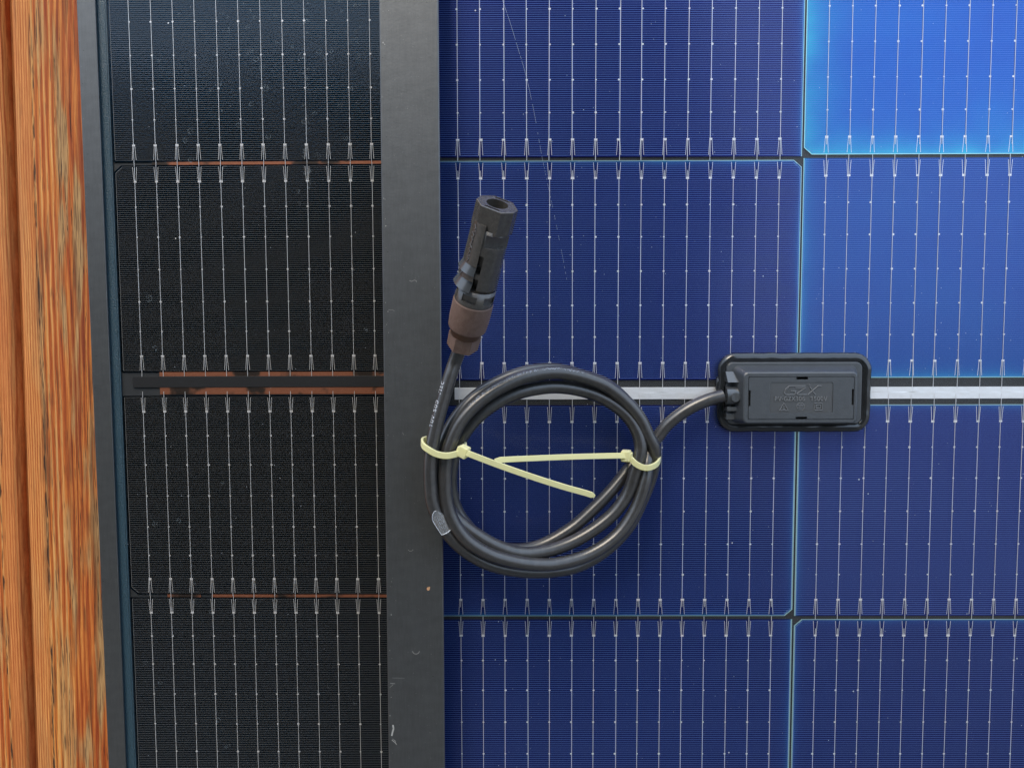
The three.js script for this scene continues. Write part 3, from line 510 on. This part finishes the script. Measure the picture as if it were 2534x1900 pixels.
  cp('gland_collar', uvTri(clean(lathe([[7.4, 10.2], [8.5, 10.2], [8.8, 10.8], [9.15, 15], [9.15, 23.2], [8.9, 23.9], [8.0, 23.9]], 48)), 20), M.brown, 'dusty brown gland collar');
  const ev = new Evaluator(); ev.useGroups = false;
  const cut = (geo, list) => { let b = new Brush(clean(geo)); b.updateMatrixWorld(); for (const l of list) { const k = new Brush(clean(l)); k.updateMatrixWorld(); b = ev.evaluate(b, k, SUBTRACTION); } const g = b.geometry; return g; };
  const at = (geo, ang) => { geo.rotateY(ang); return geo; };   // ang: 0 faces the viewer, negative to the left
  const D = Math.PI / 180;
  const solid = (pts, seg) => lathe([[0, pts[0][1]], ...pts, [0, pts[pts.length - 1][1]]], seg);
  { // rear ring with windows
    const holes = [-80, -14, 52, 118, 180].map(d => at(box(-3.3, 3.3, 26.0, 29.4, 7.5, 11), d * D));
    cp('plug_collar', uvTri(cut(solid([[8.75, 23.8], [8.9, 24.2], [8.8, 31.4]], 48), holes), 20), M.connector);
  }
  { // main sleeve with long slots and a bite out of its right shoulder, where the mating latch sits
    const slots = [[-8, 31.9, 37.4], [-8, 39.4, 47.6], [-93, 32.2, 38.6], [-93, 40.6, 51]].map(([d, y0, y1]) => at(rbox(-1.15, 1.15, y0, y1, 4.5, 12, 0.5, 2), d * D));
    const bite = at(box(-8.0, 8.0, 51.2, 56.6, 5.6, 14), 38 * D);
    cp('plug_sleeve', uvTri(cut(solid([[8.8, 31.4], [8.7, 33], [8.35, 50], [8.1, 58]], 56), [...slots, bite]), 20), M.connector);
  }
  { // sloping shoulders on the lettered side that catch the sky
    const wedge = (y0, y1, r0, r1) => { const g = new THREE.CylinderGeometry(r1 * MM, r0 * MM, (y1 - y0) * MM, 20, 1, false, -86 * D, 72 * D); g.translate(0, (y0 + y1) / 2 * MM, 0); return clean(g); };
    cp('shoulder', wedge(31.6, 36.0, 10.9, 8.5), M.boxSmooth); cp('shoulder', wedge(38.8, 42.4, 10.3, 8.5), M.boxSmooth);
    cp('lettered_band', wedge(36.05, 38.75, 9.55, 9.55), M.connector);
    cp('lettered_face', uvTri(wedge(42.3, 60, 8.85, 8.55), 20), M.connector);
  }
  { // head: a flattened hexagon block with a round socket and two slits
    const s = new THREE.Shape(), pts = [[-4.2, 7.6], [4.4, 7.6], [8.9, 1.6], [8.4, -2.6], [4.6, -7.4], [-4.4, -7.4], [-8.5, -2.6], [-8.6, 2.4]];
    pts.forEach(([x, y], i) => i ? s.lineTo(x * MM, y * MM) : s.moveTo(x * MM, y * MM)); s.closePath();
    const h = new THREE.ExtrudeGeometry(s, { depth: 9.6 * MM, bevelEnabled: true, bevelSize: 0.4 * MM, bevelThickness: 0.4 * MM, bevelSegments: 2, bevelOffset: -0.4 * MM });
    h.rotateX(-Math.PI / 2); h.rotateY(-16 * D); h.translate(0, 57 * MM, 0);
    const hole = new THREE.CylinderGeometry(4.6 * MM, 4.6 * MM, 20 * MM, 36); hole.translate(0, 62 * MM, 0);
    const slit = (z) => { const g = box(-3.2, 3.2, 58, 70, z - 0.55, z + 0.55); g.rotateY(-16 * D); return g; };
    cp('socket_head', uvTri(cut(h, [hole, slit(5.9), slit(-5.9)]), 20), M.connector, 'open socket end of the plug');
    cp('socket_lining', (() => { const g = new THREE.CylinderGeometry(4.55 * MM, 4.55 * MM, 8.6 * MM, 30, 1, true); g.translate(0, 62.4 * MM, 0); const f = new THREE.CircleGeometry(4.55 * MM, 24); f.rotateX(-Math.PI / 2); f.translate(0, 58.2 * MM, 0); return merge([g, f]); })(), M.connector);
  }
  { // raised marks on the lettered face, too worn to read
    const q = [];
    for (let i = 0; i < 15; i++) { const y = 43.6 + i * 1.05, b = new RoundedBoxGeometry((i % 3 === 1 ? 1.0 : 1.9) * MM, 0.34 * MM, 0.4 * MM, 1, 0.12 * MM); b.rotateZ([0.9, -0.6, 0.5, 1.1, -0.9][i % 5]); b.translate(rnd(-0.3, 0.3) * MM, y * MM, 8.95 * MM); q.push(at(b, -47 * D)); }
    for (let i = 0; i < 4; i++) { const b = new RoundedBoxGeometry(0.9 * MM, 0.3 * MM, 0.4 * MM, 1, 0.1 * MM); b.rotateZ(i % 2 ? 1.57 : 0.1); b.translate((i - 1.5) * 0.5 * MM, (36.7 + 0.5 * i) * MM, 9.6 * MM); q.push(at(b, -57 * D)); }
    stuff(part('raised_marks', merge(q), M.embossed, c));
  }
}

// ---------------------------------------------------------------- cable ties
function strap(points, widthDirs, w, th, closed = false, tip = false) {   // a flat strap swept along points; widthDirs across the strap
  const cv = new THREE.CatmullRomCurve3(points, closed), N = 90, pos = [], idx = [];
  for (let i = 0; i <= N; i++) {
    const u = i / N, c = cv.getPoint(u), tg = cv.getTangent(u), k = u * (widthDirs.length - 1), a = Math.min(widthDirs.length - 2, Math.floor(k)), wd = widthDirs[a].clone().lerp(widthDirs[a + 1], k - a);
    wd.addScaledVector(tg, -wd.dot(tg)).normalize(); const n = new THREE.Vector3().crossVectors(tg, wd).normalize();
    let ww = w / 2; if (tip && u > 0.94) ww *= 1 - 0.55 * (u - 0.94) / 0.06;
    const prof = [[-ww, -th / 2], [-ww * 0.86, -th / 2 - 0.1], [ww * 0.86, -th / 2 - 0.1], [ww, -th / 2], [ww, th / 2], [ww * 0.86, th / 2 + 0.1], [-ww * 0.86, th / 2 + 0.1], [-ww, th / 2]];
    for (const [x, y] of prof) pos.push(...c.clone().addScaledVector(wd, x * MM).addScaledVector(n, y * MM));
  }
  for (let i = 0; i < N; i++) for (let j = 0; j < 8; j++) { const a = i * 8 + j, b = i * 8 + (j + 1) % 8; idx.push(a, b, b + 8, a, b + 8, a + 8); }
  for (const e of [0, N]) for (let j = 1; j < 7; j++) idx.push(e * 8, e * 8 + j, e * 8 + j + 1);
  const g = new THREE.BufferGeometry(); g.setAttribute('position', new THREE.Float32BufferAttribute(pos, 3)); g.setIndex(idx); const h = g.toNonIndexed(); h.computeVertexNormals();
  return clean(h);
}
function cableTie(name, label, ring, head, headTurn, tail) {
  const t = thing(name, label, 'cable tie', [0, 0, 0], 'ties round the cable coil'); t.position.copy(up(head)); const inv = t.position.clone().negate();
  const Pt = a => up(a).add(inv), yd = new THREE.Vector3(0.05, 1, 0.12);
  part('loop', strap(ring.map(Pt), [yd, yd], 2.6, 0.85), M.tie, t);
  const h = new THREE.Group(); h.name = 'lock_head'; t.add(h); h.rotation.set(0.1, -0.35, headTurn);
  part('lock_body', merge([rbox(-2.1, 2.1, -2.5, 2.5, -1.9, 2.1, 0.6), rbox(-2.9, -1.6, -1.6, 1.6, -1.4, 1.6, 0.4)]), M.tie, h); part('lock_slot', box(-0.5, 0.5, -1.3, 1.3, 1.9, 2.13), M.tie, h);
  const d = new THREE.Vector3(tail[tail.length - 1][0] - tail[0][0], tail[tail.length - 1][1] - tail[0][1], 0).normalize(), wd = new THREE.Vector3(-d.y, d.x, 0.1);
  part('tail', strap(tail.map(Pt), [wd, wd], 2.5, 0.8, false, true), M.tie, t, undefined, 'long loose end of the tie');
}
cableTie('cable_tie', 'pale yellow cable tie on the left of the coil, tail slanting down',
  [[-157.6, -21.6, 43.6], [-160, -22.4, 45.3], [-164.3, -23.1, 46], [-168.4, -22.4, 46], [-171.6, -20.8, 45.7], [-174.2, -19.2, 44], [-175.2, -18, 41], [-174.6, -17.6, 36], [-171.5, -18, 31.5], [-166, -18.6, 28.4], [-160, -19, 28.6], [-157.4, -20, 33], [-156.8, -21, 39], [-157.2, -21.5, 43]],
  [-157.1, -21.55, 44.7], -0.38, [[-156.9, -21.4, 46], [-154.6, -22.2, 47], [-141.3, -27.7, 45], [-125.9, -33.63, 42], [-113.6, -37.99, 39.5], [-104.7, -40.88, 37.5], [-100.8, -42.33, 36.5]]);
cableTie('cable_tie_001', 'pale yellow cable tie on the right of the coil, tail level',
  [[-84.4, -27.6, 21], [-83.1, -28.4, 22.4], [-81.4, -30.1, 23.9], [-79.2, -31.4, 24.7], [-76.2, -32.1, 24.7], [-72.9, -31.5, 23.6], [-70.4, -30.3, 21], [-69, -28.6, 17.5], [-69.4, -29, 12], [-71, -30, 7.6], [-76, -30.6, 5.4], [-80.5, -30.2, 6.2], [-84, -29.4, 10], [-84.9, -28.4, 16], [-84.8, -27.4, 20]],
  [-84.98, -27.18, 21], Math.PI + 0.02, [[-85.2, -27, 22.4], [-87.44, -26.83, 23], [-103.8, -26.57, 26.5], [-122, -26.37, 31.5], [-136.2, -26.16, 36.5], [-144.2, -26.1, 39.5]]);

// ---------------------------------------------------------------- evergreens added unseen behind the viewer, to darken what the glass mirrors
function addedEvergreen(name, label, category, x0, x1, z0, z1, h, n, taper) {
  const cx = (x0 + x1) / 2, cz = (z0 + z1) / 2, t = thing(name, label, category, [cx / MM, 0, cz / MM]);
  const bark = new THREE.MeshStandardMaterial({ color: lin(0.06, 0.045, 0.035), roughness: 0.9 }), leaf = new THREE.MeshStandardMaterial({ color: lin(0.025, 0.045, 0.02), roughness: 0.8, side: THREE.DoubleSide });
  const trunk = new THREE.CylinderGeometry(0.03, 0.07, h * 0.9, 8); trunk.translate(0, h * 0.45, 0); part('trunk', trunk, bark, t);
  const g = new THREE.ConeGeometry(0.035, 0.16, 4, 1, true), im = new THREE.InstancedMesh(g, leaf, n), o = new THREE.Object3D();
  for (let i = 0; i < n; i++) {
    const y = h * (0.02 + 0.98 * rnd()), k = taper ? Math.max(0.12, Math.pow(1 - y / h, 0.55)) : 1, edge = rnd() < 0.75 ? 1 : rnd(0.5, 1), a = rnd(0, 6.283);
    const bulge = 1 + 0.25 * fbm(a * 1.5, y * 2, cx, 2);
    let px = Math.cos(a), pz = Math.sin(a); if (!taper) { const m = Math.max(Math.abs(px), Math.abs(pz)); px = rnd(-1, 1) ; pz = (rnd() < 0.5 ? -1 : 1) * (0.7 + 0.3 * rnd()); if (rnd() < 0.25) { const q = px; pz = q; px = rnd() < 0.5 ? -1 : 1; } }
    o.position.set(px * (x1 - x0) / 2 * k * edge * bulge, y, pz * (z1 - z0) / 2 * k * edge * bulge); o.rotation.set(rnd(-0.7, 0.7), rnd(0, 6), rnd(-0.7, 0.7)); o.scale.setScalar(rnd(0.8, 1.7)); o.updateMatrix(); im.setMatrixAt(i, o.matrix);
  }
  im.name = 'crown'; finish(im); stuff(im); t.add(im);
}
addedEvergreen('added_hedge', 'dark conifer hedge added out of view to darken what the glass mirrors', 'hedge', -4.5, 0.4, 2.1, 2.7, 1.72, 9000, false);
addedEvergreen('added_cypress', 'tall dark cypress added unseen behind the viewer to darken the reflections', 'tree', -0.44, 0.4, 1.5, 2.2, 4.6, 8000, true);  // made-up dark column that keeps the sky off the middle of the glass

renderer.render(scene, camera);
